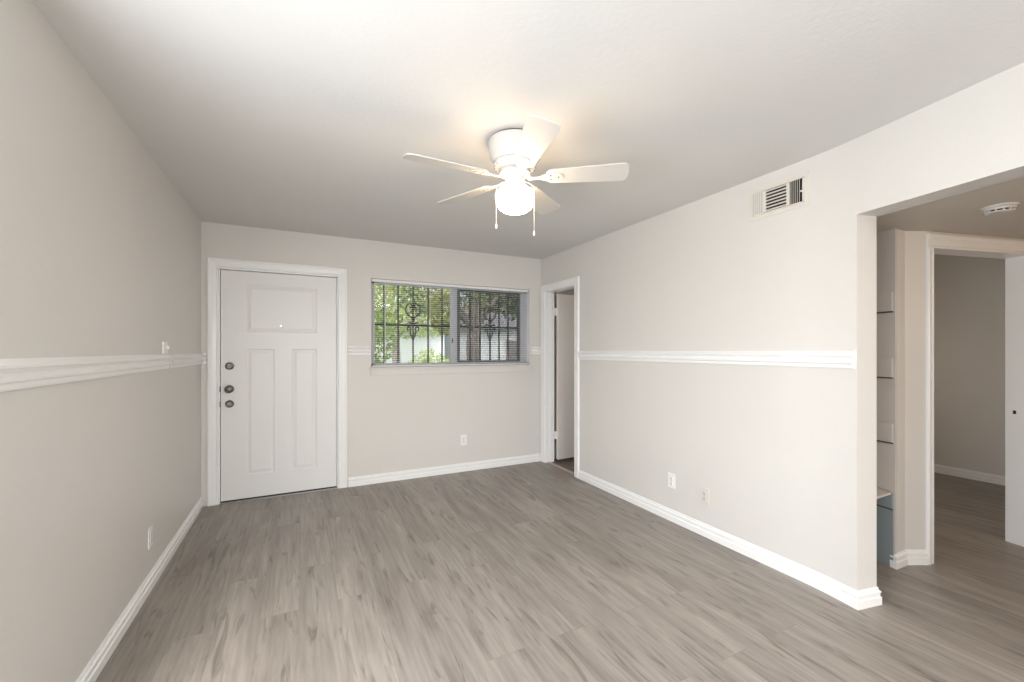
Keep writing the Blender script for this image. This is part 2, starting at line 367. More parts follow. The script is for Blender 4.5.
# ------------------------------------------------------------------ front door
d1 = sroot('door_1', 'closed white three-panel front door beside the left wall', 'door', (0, YB, 0))
mt = plane_mtx((0, 0, 0), (1, 0, 0), (0, -1, 0))
casing('casing', -0.632, 0.331, 2.058, 0.080, mt, d1)
bm = B((DX0+0.001, -0.622, -0.002, 0.119, 0, 2.05), (0.321, DX1-0.001, -0.002, 0.119, 0, 2.05), (DX0+0.001, DX1-0.001, -0.002, 0.119, 2.046, DZ-0.001),
       (-0.622, -0.610, 0.050, 0.065, 0.0, 2.046), (0.309, 0.321, 0.050, 0.065, 0.0, 2.046), (-0.622, 0.321, 0.050, 0.065, 2.034, 2.046))
obj('jamb', bm, M['trim'], d1)
# leaf with embossed panels
def panel_leaf(x0, x1, z0, z1, th, panels, y_face):
    """front face looks to -Y at y_face"""
    bm = bmesh.new()
    xs = sorted({x0, x1, *[p[0] for p in panels], *[p[1] for p in panels]}); zs = sorted({z0, z1, *[p[2] for p in panels], *[p[3] for p in panels]})
    V = [[bm.verts.new((x, y_face, z)) for z in zs] for x in xs]; cells = {}
    for i in range(len(xs)-1):
        for j in range(len(zs)-1):
            cells[(i, j)] = bm.faces.new((V[i][j], V[i+1][j], V[i+1][j+1], V[i][j+1]))
    per = [V[i][0] for i in range(len(xs))] + [V[-1][j] for j in range(1, len(zs))] + [V[i][-1] for i in range(len(xs)-2, -1, -1)] + [V[0][j] for j in range(len(zs)-2, 0, -1)]
    back = [bm.verts.new((v.co.x, y_face+th, v.co.z)) for v in per]; k = len(per)
    for i in range(k): bm.faces.new((per[i], back[i], back[(i+1) % k], per[(i+1) % k]))
    bm.faces.new(back[::-1])
    bmesh.ops.recalc_face_normals(bm, faces=bm.faces)
    for (a, b, c, d) in panels:
        fs = [f for (i, j), f in cells.items() if xs[i] >= a-1e-6 and xs[i+1] <= b+1e-6 and zs[j] >= c-1e-6 and zs[j+1] <= d+1e-6]
        bmesh.ops.inset_region(bm, faces=fs, thickness=0.010, depth=-0.006, use_even_offset=True)
        bmesh.ops.inset_region(bm, faces=fs, thickness=0.008, depth=0.0, use_even_offset=True)
        bmesh.ops.inset_region(bm, faces=fs, thickness=0.022, depth=0.005, use_even_offset=True)
    return bm
leaf = obj('door_leaf', panel_leaf(-0.617, 0.315, 0.022, 2.040, 0.044, [(-0.430, 0.142, 1.500, 1.925), (-0.430, -0.208, 0.225, 1.352), (-0.068, 0.142, 0.225, 1.352)], 0.004), M['door'], d1)
obj('door_sweep', B((-0.616, 0.314, 0.006, 0.044, 0.010, 0.022)), M['rubber'], leaf)
obj('threshold', B((-0.622, 0.321, -0.012, 0.118, 0.0005, 0.009)), M['steel'], d1, bevel=0.002)
ylock = Matrix.Rotation(R(90), 4, 'X')      # lathe axis z -> -y (out of the door)
def lock(name, z, prof, label):
    bm = bmesh.new(); add_lathe(bm, prof, 32, ylock)
    o = obj(name, bm, M['nickel'], leaf, smooth=True, loc=(-0.553, 0.004, z)); o['label'] = label
    e = o.modifiers.new('split', 'EDGE_SPLIT'); e.split_angle = R(40); return o
DB = [(0.033, 0), (0.033, 0.008), (0.029, 0.014), (0.020, 0.017), (0.0195, 0.020), (0.001, 0.0205)]
l = lock('deadbolt', 1.200, DB, 'round satin nickel deadbolt, topmost of the three locks')
obj('thumb_turn', B((-0.017, 0.017, -0.032, -0.020, -0.005, 0.005)), M['nickel'], l, bevel=0.002)
bpy.context.view_layer.update()
KN = [(0.034, 0), (0.034, 0.006), (0.028, 0.010), (0.014, 0.014), (0.013, 0.034), (0.022, 0.040), (0.031, 0.048), (0.033, 0.056), (0.030, 0.066), (0.020, 0.073), (0.001, 0.075)]
lock('door_knob', 0.999, KN, 'round satin nickel door knob, middle of the three locks')
lock('keyed_lock', 0.868, [(0.033, 0), (0.033, 0.008), (0.029, 0.015), (0.024, 0.024), (0.018, 0.030), (0.001, 0.031)], 'round satin nickel lock below the door knob')
bm = bmesh.new(); add_lathe(bm, [(0.014, 0), (0.014, 0.004), (0.009, 0.006), (0.001, 0.005)], 20, ylock)
obj('peephole', bm, M['chrome'], leaf, loc=(-0.155, 0.005, 1.560))
for z in (0.999, 0.868):
    obj('strike_plate', B((-0.6255, -0.6215, -0.003, 0.020, z-0.022, z+0.022)), M['bronze'], d1)
for z in (0.24, 1.05, 1.83):
    bm = B((0.3155, 0.3225, -0.004, 0.003, z-0.045, z+0.045)); add_tube(bm, [(0.319, -0.005, z-0.047), (0.319, -0.005, z+0.047)], 0.0065, 10)
    obj('hinge', bm, M['trim'], d1)

# ------------------------------------------------------------------ side doorway with leaf opened into the side room
d2 = sroot('door_2', 'narrow doorway in the far right corner with its door swung away', 'door', (XR, 0, 0))
mt2 = plane_mtx((0, 0, 0), (0, 1, 0), (-1, 0, 0))
# the left-handed frame would mirror; keep offsets outward
bm = bmesh.new(); sweep(bm, [(SY0+0.008, 0.001), (SY0+0.008, SZ-0.012), (SY1-0.008, SZ-0.012), (SY1-0.008, 0.001)], casing_prof(0.078), mtx=mt2)
obj('casing', bm, M['trim'], d2)
obj('jamb', B((-0.002, 0.124, SY0+0.0005, SY0+0.016, 0, SZ-0.0005), (-0.002, 0.124, SY1-0.016, SY1-0.0005, 0, SZ-0.0005), (-0.002, 0.124, SY0+0.016, SY1-0.016, SZ-0.018, SZ-0.0005),
    (0.06, 0.085, SY0+0.016, SY0+0.026, 0, SZ-0.018), (0.06, 0.085, SY1-0.026, SY1-0.016, 0, SZ-0.018)), M['trim'], d2)
obj('transition_strip', B((0.022, 0.066, SY0+0.016, SY1-0.016, 0.0, 0.007)), M['strip'], d2, bevel=0.003)
lf = obj('door_leaf', B((0, 0.60, -0.035, 0, 0.028, 2.015)), M['door2'], d2, bevel=0.002, loc=(0.150, SY1-0.022, 0))
lf.rotation_euler = (0, 0, R(4))
for z in (0.32, 1.80):
    bm = B((-0.040, 0.012, -0.0065, -0.001, z-0.045, z+0.045)); add_tube(bm, [(-0.004, -0.010, z-0.047), (-0.004, -0.010, z+0.047)], 0.007, 10)
    obj('hinge', bm, M['trim'], lf)

# ------------------------------------------------------------------ bedroom doorway in the hallway
d3 = sroot('door_3', 'white cased bedroom doorway at the far side of the hallway', 'door', (J0.x, J0.y, 0))
mt3 = plane_mtx((0, 0, 0), (u.x, u.y, 0), (-n.x, -n.y, 0))
bm = bmesh.new()
W3 = 0.884; HZ = 1.979
sweep(bm, [(0.003, 0.001), (0.003, HZ)], casing_prof(0.053), mtx=mt3)
sweep(bm, [(W3-0.003, HZ), (W3-0.003, 0.001)], casing_prof(0.053), mtx=mt3)
sweep(bm, [(-0.049, HZ), (W3+0.049, HZ)], casing_prof(0.088), mtx=mt3)
obj('casing', bm, M['trim'], d3)
jm = Matrix(((u.x, n.x, 0, 0), (u.y, n.y, 0, 0), (0, 0, 1, 0), (0, 0, 0, 1)))
bm = bmesh.new()
for b_ in ((0.0005, 0.014, -0.002, JT+0.002, 0, 1.98), (W3-0.014, W3-0.0005, -0.002, JT+0.002, 0, 1.98), (0.0005, W3-0.0005, -0.002, JT+0.002, 1.980, 1.9945)):
    add_box(bm, *b_, mtx=jm)
obj('jamb', bm, M['trim'], d3)
bm = bmesh.new(); add_box(bm, W3-0.0155, W3-0.0135, 0.058, 0.090, 0.88, 0.94, mtx=jm)
sp = obj('strike_plate', bm, M['trim'], d3)
bm = bmesh.new(); add_box(bm, W3-0.0165, W3-0.0150, 0.066, 0.082, 0.898, 0.922, mtx=jm); obj('latch_hole', bm, M['dark'], sp)

# ------------------------------------------------------------------ shelf alcove off the hallway
sh = thing('built_in_shelf', 'old built-in shelf alcove by the hallway with a blue-grey lower panel', 'shelf', (A.x, A.y, 0), R(-12))
# local: y runs into the alcove along its side panel, -x faces the alcove
obj('side_panel', B((-0.012, 0.0, 0.004, 0.515, 0.466, HALL_H)), M['shelf'], sh)
q = obj('lower_panel', B((-0.012, 0.0, 0.004, 0.515, 0.0, 0.446)), M['blue'], sh); q['label'] = 'blue-grey painted lower side panel'
for k, zb in enumerate((0.362, 0.770, 1.172, 1.580)):
    c = obj('shelf_cleat', B((-0.022, -0.012, 0.004, 0.515, zb, zb+(0.085 if k == 0 else 0.118))), M['blue'] if k == 0 else M['shelf'], sh, bevel=0.002)
    if k == 0: c['label'] = 'blue-grey painted cleat'
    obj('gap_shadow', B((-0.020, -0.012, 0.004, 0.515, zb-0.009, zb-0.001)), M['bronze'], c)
bm = bmesh.new(); add_prism(bm, [(-0.0125, 0.012), (-0.46, -0.09), (-0.46, 0.42), (-0.0125, 0.515)], 0.448, 0.464)
obj('shelf_board', bm, M['shelf'], sh, bevel=0.002)
obj('corner_bead', B((-0.012, 0.003, -0.008, 0.004, 0.09, HALL_H)), M['shelf'], sh)

# ------------------------------------------------------------------ window
w1 = sroot('window_1', 'wide sliding window in the end wall', 'window', (0, YB, 0))
FY0, FY1 = 0.078, 0.116
obj('window_frame', B((WX0, WX0+0.045, FY0, FY1, WZ0, WZ1), (WX1-0.050, WX1, FY0, FY1, WZ0, WZ1), (WX0, WX1, FY0, FY1, WZ0, WZ0+0.04), (WX0, WX1, FY0, FY1, WZ1-0.04, WZ1)), M['alu'], w1, bevel=0.003)
obj('meeting_rail', B((1.490, 1.566, FY0-0.012, FY0+0.02, WZ0+0.03, WZ1-0.03)), M['alu'], w1, bevel=0.003)
obj('latch', B((1.502, 1.516, FY0-0.022, FY0-0.012, 1.42, 1.47)), M['dkalu'], w1, bevel=0.002)
obj('sash_frame', B((1.566, 1.606, FY0+0.012, FY1-0.004, WZ0+0.03, WZ1-0.03), (WX1-0.125, WX1-0.088, FY0+0.012, FY1-0.004, WZ0+0.03, WZ1-0.03), (1.606, WX1-0.125, FY0+0.012, FY1-0.004, WZ0+0.04, WZ0+0.060), (1.606, WX1-0.125, FY0+0.012, FY1-0.004, WZ1-0.058, WZ1-0.04)), M['dkalu'], w1)
obj('side_track', B((WX1-0.088, WX1-0.050, FY0+0.006, FY1-0.004, WZ0+0.03, WZ1-0.03)), M['alu'], w1)
obj('glass', B((WX0+0.045, 1.490, FY0+0.018, FY0+0.022, WZ0+0.04, WZ1-0.04)), M['glass'], w1)
obj('glass', B((1.606, WX1-0.125, FY0+0.018, FY0+0.022, WZ0+0.06, WZ1-0.058)), M['glass'], w1)
bm = bmesh.new(); add_box(bm, 1.606, WX1-0.125, FY1-0.006, FY1-0.005, WZ0+0.06, WZ1-0.058)
obj('insect_screen', bm, M['screen'], w1)
# white reveal lining, painted sill and apron
obj('reveal_lining', B((WX1-0.004, WX1+0.001, -0.002, FY0, WZ0, WZ1)), M['trim'], w1)
bm = B((0.620, 2.500, YB-0.030, YB+0.078, 1.150, 1.1665)); add_prism(bm, [(0.632, YB), (0.632, YB-0.012), (2.488, YB-0.012), (2.488, YB)], 1.085, 1.150)
struct('trim_6', bm, M['wall'], 'painted window sill and apron under the blinds', 'sill', bevel=0.003)

# mini blind
bl = thing('window_blind', 'lowered white mini blind with open slats in the window', 'blind', (0, YB+0.030, 0))
BX0, BX1 = WX0+0.008, WX1-0.022
obj('head_rail', B((BX0, BX1, -0.014, 0.014, WZ1-0.030, WZ1-0.002)), M['slat'], bl, bevel=0.002)
obj('bottom_rail', B((BX0, BX1, -0.012, 0.012, WZ0+0.005, WZ0+0.019)), M['slat'], bl, bevel=0.003)
z = WZ1 - 0.045; ta = R(4)
first = None
while z > WZ0+0.034:
    if first is None:
        bm = bmesh.new(); rows = []
        for k in range(5):
            s = -1 + k*0.5; y = 0.0125*s; zz = 0.0010*(1-s*s)
            y2 = y*math.cos(ta)-zz*math.sin(ta); z2 = y*math.sin(ta)+zz*math.cos(ta)
            rows.append([bm.verts.new((x, y2, z2)) for x in (BX0+0.004, BX1-0.004)] + [bm.verts.new((x, y2, z2-0.0005)) for x in (BX0+0.004, BX1-0.004)])
        for a, b in zip(rows, rows[1:]):
            bm.faces.new((a[0], a[1], b[1], b[0])); bm.faces.new((a[2], b[2], b[3], a[3]))
        for r_ in (rows[0], rows[-1]): bm.faces.new((r_[0], r_[1], r_[3], r_[2]))
        for e_ in (0, 1): bm.faces.new([r_[e_] for r_ in rows]+[r_[e_+2] for r_ in rows[::-1]])
        first = obj('slat', bm, M['slat'], bl, loc=(0, 0, z))
    else:
        c = first.copy(); COL.objects.link(c); c.parent = bl; c.location = (0, 0, z)
    z -= 0.0215
for x in (0.775, 1.25, 1.75, 2.345):
    for yy in (-0.0135, 0.0135):
        bm = bmesh.new(); add_tube(bm, [(x, yy, WZ0+0.018), (x, yy, WZ1-0.030)], 0.0010, 5); obj('ladder_cord', bm, M['cord'], bl)
bm = bmesh.new(); add_tube(bm, [(0.775, -0.020, 1.28), (0.775, -0.020, WZ1-0.028)], 0.0035, 8); obj('tilt_wand', bm, M['cord'], bl)

# iron security grille outside
gr = thing('security_grille', 'black iron security grille with scrolls outside the window', 'grille', (0, YB+0.2, 0))
for x in (0.640, 0.796, 0.943, 1.105, 1.272, 1.433, 1.600, 1.770, 1.895, 2.024, 2.142, 2.263, 2.42):
    bm = B((x-0.0075, x+0.0075, -0.0075, 0.0075, 1.10, 2.14)); obj('bar', bm, M['iron'], gr)
for z in (1.10, 1.612, 2.14):
    obj('cross_rail', B((0.55, 2.52, -0.011, 0.011, z-0.011, z+0.011)), M['iron'], gr)
for x in (0.56, 2.51):
    for z in (1.10, 2.14): obj('wall_anchor', B((x-0.011, x+0.011, -0.081, 0.0, z-0.011, z+0.011)), M['iron'], gr)
def spiral(cx, cz, r0, r1, a0, a1, flip):
    return [(cx+flip*(r0+(r1-r0)*t/24)*math.cos(R(a0+(a1-a0)*t/24)), 0, cz+(r0+(r1-r0)*t/24)*math.sin(R(a0+(a1-a0)*t/24))) for t in range(25)]
for x in (1.105, 2.024):
    for f in (-1, 1):
        bm = bmesh.new()
        # big upper C-scroll springing from the collar and curling in at the top
        add_tube(bm, [(x+f*p[0], -0.002, p[1]) for p in ((0.004, 1.700), (0.03, 1.706), (0.055, 1.722), (0.074, 1.750), (0.080, 1.785), (0.072, 1.820), (0.052, 1.842), (0.030, 1.846), (0.014, 1.832), (0.012, 1.812), (0.026, 1.800), (0.038, 1.808))], 0.0085, 6)
        obj('scroll', bm, M['iron'], gr)
        bm = bmesh.new()
        add_tube(bm, [(x+f*p[0], -0.002, p[1]) for p in ((0.004, 1.470), (0.022, 1.500), (0.031, 1.535), (0.027, 1.575), (0.034, 1.592), (0.052, 1.594), (0.064, 1.578), (0.060, 1.560), (0.048, 1.558))], 0.0085, 6)
        obj('scroll', bm, M['iron'], gr)
        bm = bmesh.new()
        add_tube(bm, [(x+f*p[0], -0.002, p[1]) for p in ((0.010, 1.625), (0.030, 1.640), (0.052, 1.642), (0.060, 1.630))], 0.0085, 6)
        obj('scroll', bm, M['iron'], gr)
    for b4 in ((x-0.016, x+0.016, -0.014, 0.014, 1.655, 1.672), (x-0.020, x+0.020, -0.016, 0.016, 1.676, 1.698), (x-0.014, x+0.014, -0.014, 0.014, 1.455, 1.475)):
        obj('collar', B(b4), M['iron'], gr, bevel=0.003)

# ------------------------------------------------------------------ electrical plates
def duplex(name, loc, rotz, m, label, group=None):
    """local: plate in the XZ plane facing -Y"""
    t = thing(name, label, 'outlet', loc, rotz, group)
    obj('cover_plate', B((-0.036, 0.036, -0.006, -0.0005, -0.058, 0.058)), m, t, bevel=0.003)
    for s in (-1, 1):
        bm = bmesh.new(); add_lathe(bm, [(0.0165, 0), (0.0165, 0.0025)], 20, Matrix.Translation((0, -0.006, s*0.020)) @ ylock)
        r_ = obj('receptacle', bm, m, t)
        obj('slots', B((-0.008, -0.0055, -0.0092, -0.0084, s*0.020-0.002, s*0.020+0.008), (0.0055, 0.008, -0.0092, -0.0084, s*0.020-0.002, s*0.020+0.008), (-0.003, 0.003, -0.0092, -0.0084, s*0.020-0.011, s*0.020-0.006)), M['dark'], r_)
    bm = bmesh.new(); add_lathe(bm, [(0.0035, 0), (0.0035, 0.001)], 10, Matrix.Translation((0, -0.006, 0)) @ ylock); obj('screw', bm, M['nickel'], t)
    return t
duplex('wall_outlet', (1.615, YB, 0.345), 0, M['plate'], 'small white outlet low on the end wall under the window', 'wall outlets')
duplex('wall_outlet', (XR, 2.398, 0.315), R(-90), M['plate'], 'bright white outlet low on the right wall', 'wall outlets')
duplex('wall_outlet', (XR, 2.095, 0.289), R(-90), M['beige_plate'], 'outlet painted over in wall colour, right of the white one', 'wall outlets')
duplex('wall_outlet', (XL, 3.035, 0.288), R(90), M['plate'], 'white outlet low on the left wall above the baseboard', 'wall outlets')
sw = thing('light_switch', 'small white light switch just above the left chair rail near the front door', 'switch', (XL, 3.305, 1.352), R(90))
obj('cover_plate', B((-0.045, 0.045, -0.012, -0.0005, -0.036, 0.038)), M['plate'], sw, bevel=0.003)
for s in (0.018,):
    obj('toggle', B((s-0.005, s+0.005, -0.024, -0.012, -0.006, 0.012)), M['plate'], sw, bevel=0.002)

# ------------------------------------------------------------------ supply register
vt = thing('air_register', 'painted metal air vent high on the right wall near the ceiling', 'vent', (XR, 1.5765, 2.2695), R(-90))
fr = bmesh.new()
hw, hh = 0.177, 0.098
add_box(fr, -hw, hw, -0.004, -0.0005, hh-0.026, hh); add_box(fr, -hw, hw, -0.004, -0.0005, -hh, -hh+0.026)
add_box(fr, -hw, -hw+0.026, -0.004, -0.0005, -hh+0.026, hh-0.026); add_box(fr, hw-0.026, hw, -0.004, -0.0005, -hh+0.026, hh-0.026)
IN = 0.151; IH = 0.072
for x in (-0.078, 0.066): add_box(fr, x-0.009, x+0.009, -0.010, -0.0005, -IH, IH)
for s in (-1, 1):
    add_box(fr, -IN-0.004, IN+0.004, -0.010, -0.004, s*IH-0.004, s*IH+0.004); add_box(fr, s*IN-0.004, s*IN+0.004, -0.010, -0.004, -IH, IH)
obj('frame', fr, M['vent'], vt)
obj('duct_back', B((-IN, IN, -0.0015, -0.0008, -IH, IH)), M['dark'], vt)
for k in range(7):
    z = -0.060+k*0.020
    bm = bmesh.new(); add_box(bm, -0.069, 0.057, -0.0095, 0.0065, -0.0007, 0.0007, mtx=Matrix.Translation((0, -0.0065, z)) @ Matrix.Rotation(R(-38), 4, 'X') @ Matrix.Scale(0.62, 4, (0, 1, 0)))
    obj('louver', bm, M['vent'], vt)
for k in range(5):
    x = -0.140+k*0.0125
    bm = bmesh.new(); add_box(bm, -0.0007, 0.0007, -0.0075, 0.0055, -0.070, 0.070, mtx=Matrix.Translation((x, -0.0062, 0)) @ Matrix.Rotation(R(-42), 4, 'Z') @ Matrix.Scale(0.75, 4, (0, 1, 0)))
    obj('louver', bm, M['vent'], vt)
for k in range(5):
    x = 0.082+k*0.0118
    bm = bmesh.new(); add_box(bm, -0.0007, 0.0007, -0.0075, 0.0055, -0.070, 0.070, mtx=Matrix.Translation((x, -0.0062, 0)) @ Matrix.Rotation(R(40), 4, 'Z') @ Matrix.Scale(0.8, 4, (0, 1, 0)))
    obj('louver', bm, M['vent'], vt)
obj('damper_lever', B((0.138, 0.147, -0.016, -0.004, -0.012, -0.004)), M['vent'], vt)

# ------------------------------------------------------------------ smoke detector
sd = thing('smoke_detector', 'round white smoke detector on the hallway ceiling', 'smoke detector', (3.245, 0.822, HALL_H))
bm = bmesh.new(); add_lathe(bm, [(0.068, -0.0005), (0.068, -0.008), (0.062, -0.010), (0.060, -0.012)], 40); obj('base', bm, M['dimmed'], sd, smooth=False)
bm = bmesh.new(); add_lathe(bm, [(0.058, -0.012), (0.060, -0.016), (0.058, -0.022)], 40); obj('housing', bm, M['dimmed'], sd)
bm = bmesh.new(); add_lathe(bm, [(0.046, -0.022), (0.046, -0.030)], 40); gp = obj('vent_gap', bm, M['dark'], sd)
for k in range(12):
    bm = bmesh.new(); add_box(bm, 0.044, 0.055, -0.003, 0.003, -0.030, -0.022, mtx=Matrix.Rotation(2*math.pi*k/12, 4, 'Z')); obj('rib', bm, M['dimmed'], gp)
bm = bmesh.new(); add_lathe(bm, [(0.055, -0.030), (0.053, -0.034), (0.040, -0.038), (0.001, -0.039)], 40); obj('cover', bm, M['dimmed'], sd)

# ------------------------------------------------------------------ ceiling fan
fan = thing('ceiling_fan', 'white five-blade flush ceiling fan with a lit globe light', 'ceiling fan', (1.010, 1.977, H))
ZB = -0.198
bm = bmesh.new(); add_lathe(bm, [(0.137, -0.010), (0.140, -0.016), (0.138, -0.055), (0.130, -0.098), (0.121, -0.112), (0.116, -0.120)], 56)
hs = obj('motor_housing', bm, M['fan'], fan, smooth=True); hs.modifiers.new('s', 'EDGE_SPLIT').split_angle = R(35)
bm = bmesh.new(); add_lathe(bm, [(0.128, -0.0005), (0.128, -0.010)], 48); obj('mounting_ring', bm, M['bronze'], fan)
bm = bmesh.new(); add_lathe(bm, [(0.116, -0.120), (0.113, -0.132), (0.098, -0.150), (0.080, -0.156), (0.078, -0.162)], 48)
vr = obj('vent_ring', bm, M['fan'], fan, smooth=True)
for k in range(20):
    a = 2*math.pi*k/20+0.1
    bm = bmesh.new(); add_box(bm, -0.0015, 0.0015, -0.0045, 0.0045, -0.001, 0.001,
        mtx=Matrix.Rotation(a, 4, 'Z') @ Matrix.Translation((0.1055, 0, -0.1415)) @ Matrix.Rotation(R(52), 4, 'Y') @ Matrix.Rotation(R(90), 4, 'Z') @ Matrix.Scale(1.6, 4, (0, 1, 0)))
    obj('vent_slot', bm, M['bronze'], vr)
bm = bmesh.new(); add_lathe(bm, [(0.074, -0.162), (0.082, -0.166), (0.082, -0.178), (0.070, -0.184), (0.050, -0.186), (0.048, -0.206), (0.052, -0.210), (0.052, -0.228), (0.046, -0.232)], 40)
obj('switch_housing', bm, M['fan'], fan, smooth=True).modifiers.new('s', 'EDGE_SPLIT').split_angle = R(35)
# globe: schoolhouse shape
bm = bmesh.new(); add_lathe(bm, [(0.044, -0.226), (0.050, -0.236), (0.074, -0.252), (0.094, -0.268), (0.102, -0.288), (0.102, -0.308), (0.096, -0.332), (0.088, -0.352), (0.068, -0.368), (0.036, -0.380), (0.016, -0.387), (0.001, -0.389)], 48)
gl = obj('globe', bm, M['globe'], fan, smooth=True); gl['label'] = 'glowing white glass globe'
# blade: local x radial, built flat, pitched about x
def blade_bm():
    bm = bmesh.new(); pts = []
    x0, x1, w0, w1 = 0.165, 0.578, 0.054, 0.071
    pts = [(x0, -0.030), (x0+0.020, -w0), (x1-0.035, -w1)]
    for k in range(1, 5): a = R(-90+k*20); pts.append((x1-0.030+0.030*math.cos(a), -w1+0.030+0.030*math.sin(a)))
    pts.append((x1+0.004, 0.0))
    for k in range(1, 5): a = R(k*20-10); pts.append((x1-0.030+0.030*math.cos(a), w1-0.030+0.030*math.sin(a)))
    pts += [(x1-0.035, w1), (x0+0.020, w0), (x0, 0.030)]
    add_prism(bm, pts, -0.003, 0.003); return bm
def iron_bm():
    bm = bmesh.new()
    # arm from hub flaring to a spade plate beneath the blade
    up = [(0.068, 0.014), (0.105, 0.009), (0.130, 0.010), (0.150, 0.022), (0.180, 0.034), (0.215, 0.034), (0.240, 0.024), (0.252, 0.008)]
    pts = up + [(x, -y) for x, y in up[::-1]]
    add_prism(bm, pts, -0.0075, -0.0032)
    return bm
pitch = R(13)
protoB = protoI = protoS = None
for k, az in enumerate((325, 255, 180, 112, 39)):
    rot = Matrix.Rotation(R(az), 4, 'Z') @ Matrix.Translation((0, 0, ZB)) @ Matrix.Rotation(-pitch, 4, 'X')
    if protoB is None:
        b_ = protoB = obj('blade', blade_bm(), M['fan'], fan, bevel=0.0015)
        i_ = protoI = obj('blade_iron', iron_bm(), M['fan'], b_, bevel=0.001)
        protoS = []
        for (x, y) in ((0.188, 0.016), (0.188, -0.016), (0.228, 0)):
            bm = bmesh.new(); add_lathe(bm, [(0.0045, -0.0076), (0.0045, -0.0095), (0.001, -0.0100)], 10, Matrix.Translation((x, y, 0)))
            protoS.append(obj('screw', bm, M['bronze'], b_))
    else:
        b_ = protoB.copy(); COL.objects.link(b_); b_.parent = fan
        i_ = protoI.copy(); COL.objects.link(i_); i_.parent = b_
        for q_ in protoS:
            s_ = q_.copy(); COL.objects.link(s_); s_.parent = b_
    b_.matrix_local = rot
# pull chains either side of the globe (seen left and right of it)
rt = Vector((math.cos(-YAW), math.sin(-YAW)))
for s, zl in ((-0.088, -0.438), (0.090, -0.476)):
    o3 = rt*s; fwd = Vector((math.sin(YAW), math.cos(YAW)))*(0.0)
    bm = bmesh.new(); p0 = rt*(0.05 if s > 0 else -0.05)
    add_tube(bm, [(p0.x, p0.y, -0.214), (o3.x*0.8, o3.y*0.8, -0.222), (o3.x*1.1, o3.y*1.1, -0.240), (o3.x*1.12, o3.y*1.12, -0.27), (o3.x*1.12, o3.y*1.12, zl)], 0.0014, 6)
    ch = obj('pull_chain', bm, M['fan'], fan)
    bm = bmesh.new(); add_lathe(bm, [(0.001, zl+0.002), (0.003, zl-0.002), (0.0055, zl-0.012), (0.0055, zl-0.020), (0.001, zl-0.026)], 12, Matrix.Translation((o3.x*1.12, o3.y*1.12, 0)))
    obj('pull', bm, M['plate'], ch, smooth=True)

# ------------------------------------------------------------------ outside
struct('ground_lawn', B((-14, 40, YB+T+0.002, 60, -0.25, -0.16)), M['grass'], 'green front lawn outside the window', 'ground')
struct('ground_driveway', B((-14, 40, 12.0, 18.5, -0.16, -0.15)), M['concrete'], 'pale concrete street seen through the window', 'ground')
struct('ground_walk', B((-14, 40, YB+T+0.004, 6.4, -0.16, -0.14)), M['concrete'], 'pale concrete walk just outside the window', 'ground')
def foliage(name, blobs, n, m, parent, size=0.09):
    vs, fs = [], []
    for _ in range(n):
        c, r = random.choice(blobs)
        while True:
            p = Vector((random.uniform(-1, 1), random.uniform(-1, 1), random.uniform(-1, 1)))
            if 0.25 < p.length < 1: break
        p = Vector(c) + Vector((p.x*r[0], p.y*r[1], p.z*r[2]))
        a = Vector((random.gauss(0, 1), random.gauss(0, 1), random.gauss(0, 1))).normalized(); b = a.orthogonal().normalized(); s = size*random.uniform(0.6, 1.3)
        b = (Matrix.Rotation(random.uniform(0, 6.28), 3, a) @ b); c_ = a.cross(b)
        k = len(vs); vs += [p-b*s, p-c_*s*0.4, p+b*s, p+c_*s*0.4]; fs.append((k, k+1, k+2, k+3))
    me = bpy.data.meshes.new(name); me.from_pydata([tuple(v) for v in vs], [], fs); me.materials.append(m)
    o = bpy.data.objects.new(name, me); COL.objects.link(o)
    if parent: o.parent = parent
    return o
def tree(name, x, y, tr, h, blobs, n, m, label, size=0.09, branches=()):
    t = thing(name, label, 'tree', (x, y, -0.16), 0, 'trees in the yard outside the window')
    bm = bmesh.new(); add_tube(bm, [(0, 0, 0), (0.03, 0, 0.3), (0.0, 0.02, h*0.5), (0.05, 0, h)], [tr*1.35, tr*1.05, tr*0.9, tr*0.6], 14)
    obj('trunk', bm, M['bark'], t, smooth=True)
    for b in branches:
        bm = bmesh.new(); add_tube(bm, [b[0], tuple((Vector(b[0])+Vector(b[1]))/2+Vector((0, 0, 0.1))), b[1]], [0.07, 0.05, 0.02], 8); obj('branch', bm, M['bark'], t)
    foliage('foliage', blobs, n, m, t, size)
    return t
tree('leafy_tree', 3.45, 8.6, 0.10, 2.6, [((-1.2, 0.2, 2.9), (1.2, 1.0, 0.9)), ((0.0, 0.3, 3.0), (1.1, 1.0, 1.0)), ((-0.6, 0.3, 2.35), (0.35, 0.5, 0.55))], 2100, M['leaf_b'],
     'nearest tree with a dark trunk seen behind the right window pane', 0.07, [((0, 0, 1.9), (-1.2, 0.2, 2.9)), ((0, 0, 2.0), (0.9, 0.2, 3.0))])
tree('leafy_tree', 0.5, 11.2, 0.10, 2.6, [((0.7, 0, 3.2), (1.2, 0.9, 1.3)), ((1.0, 0, 1.9), (0.8, 0.6, 0.9))], 2000, M['leaf_a'],
     'dark green tree seen at the left edge of the window', 0.09, [((0, 0, 1.9), (0.4, 0.1, 2.9))])
tree('leafy_tree', 5.2, 13.5, 0.16, 3.2, [((0.2, 0, 4.2), (1.9, 1.4, 1.4)), ((-1.7, 0, 3.7), (1.0, 0.9, 1.1)), ((1.6, 0, 3.5), (1.0, 0.9, 0.9))], 3800, M['leaf_d'],
     'tree across the yard behind the middle of the window', 0.11, [((0, 0, 2.4), (1.2, 0.1, 3.9)), ((0, 0, 2.4), (-1.2, 0.1, 3.9))])
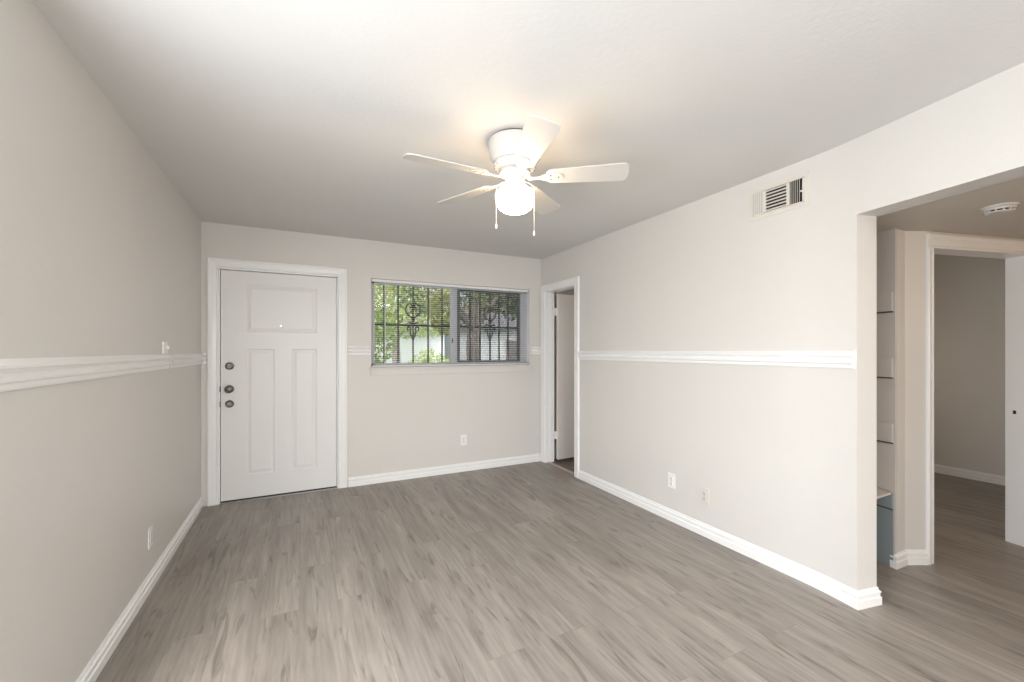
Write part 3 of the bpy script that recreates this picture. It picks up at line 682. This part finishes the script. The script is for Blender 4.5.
tree('leafy_tree', 9.3, 17.0, 0.18, 3.4, [((-1.4, 0, 4.6), (2.0, 1.4, 1.5)), ((0.4, 0, 3.8), (1.2, 1.0, 0.9))], 3000, M['leaf_a'],
     'farther tree behind the right window pane', 0.13, [((0, 0, 2.6), (-1.2, 0.1, 4.2))])
tree('leafy_tree', 4.2, 21.0, 0.2, 3.5, [((0, 0, 4.8), (2.6, 1.6, 1.9)), ((0.6, 0, 3.0), (2.8, 1.2, 0.9)), ((-2.0, 0, 2.4), (0.9, 1.0, 1.6))], 3600, M['leaf_c'],
     'pale green tree far across the street', 0.16, [((0, 0, 2.6), (1.2, 0.1, 4.2))])
def bush(x, y, r, h, m, n, label):
    t = thing('bush', label, 'bush', (x, y, -0.16), 0, 'shrubs outside the window')
    bm = bmesh.new(); add_tube(bm, [(0, 0, 0), (0.02, 0, h*0.5), (0, 0, h*0.8)], [0.03, 0.02, 0.01], 6); obj('stem', bm, M['bark'], t)
    foliage('foliage', [((0, 0, h*0.55), (r, r, h*0.5))], n, m, t, 0.05)
bush(2.25, 8.0, 0.55, 1.45, M['leaf_c'], 2200, 'bright green bush outside behind the left window pane')
bush(2.05, 11.5, 0.5, 1.0, M['leaf_a'], 900, 'low dark green bush at the edge of the lawn')
# house across the street
hs = thing('neighbour_house', 'pale single-storey house across the street seen through the window', 'house', (0, 25, -0.16), 0, 'houses across the street')
obj('wall', B((8.6, 17, 0, 7, 0, 2.9)), M['siding'], hs)
bm = bmesh.new(); add_prism(bm, [(8.2, 0), (17.4, 0), (17.4, 0.001), (8.2, 0.001)], 0, 0.001); bm.free()
bm = bmesh.new(); vs = [bm.verts.new(p) for p in ((8.1, -0.6, 2.85), (17.5, -0.6, 2.85), (17.5, 7.6, 2.85), (8.1, 7.6, 2.85), (9.8, 3.5, 4.6), (15.8, 3.5, 4.6))]
for f in ((0, 1, 5, 4), (2, 3, 4, 5), (1, 2, 5), (3, 0, 4), (3, 2, 1, 0)): bm.faces.new([vs[i] for i in f])
obj('roof', bm, M['roof'], hs)
for x in (14.2,):
    f_ = obj('window', B((x, x+1.3, -0.05, 0.0, 1.0, 2.2)), M['trim'], hs); obj('pane', B((x+0.07, x+1.23, -0.06, -0.05, 1.07, 2.13)), M['pane'], f_)
obj('door', B((12.1, 13.1, -0.04, 0.0, 0.0, 2.15)), M['garage'], hs)
hs2 = thing('neighbour_house', 'low white building behind the left window pane', 'house', (0, 24, -0.16), 0, 'houses across the street')
obj('wall', B((2.2, 7.6, 0, 6, 0, 2.7)), M['siding'], hs2)
obj('door', B((3.2, 4.1, -0.04, 0.0, 0.0, 2.05)), M['trim'], hs2)
bm = bmesh.new(); vs = [bm.verts.new(p) for p in ((1.8, -0.5, 2.65), (8.0, -0.5, 2.65), (8.0, 6.5, 2.65), (1.8, 6.5, 2.65), (3.2, 3, 3.8), (6.6, 3, 3.8))]
for f in ((0, 1, 5, 4), (2, 3, 4, 5), (1, 2, 5), (3, 0, 4), (3, 2, 1, 0)): bm.faces.new([vs[i] for i in f])
obj('roof', bm, M['roof'], hs2)
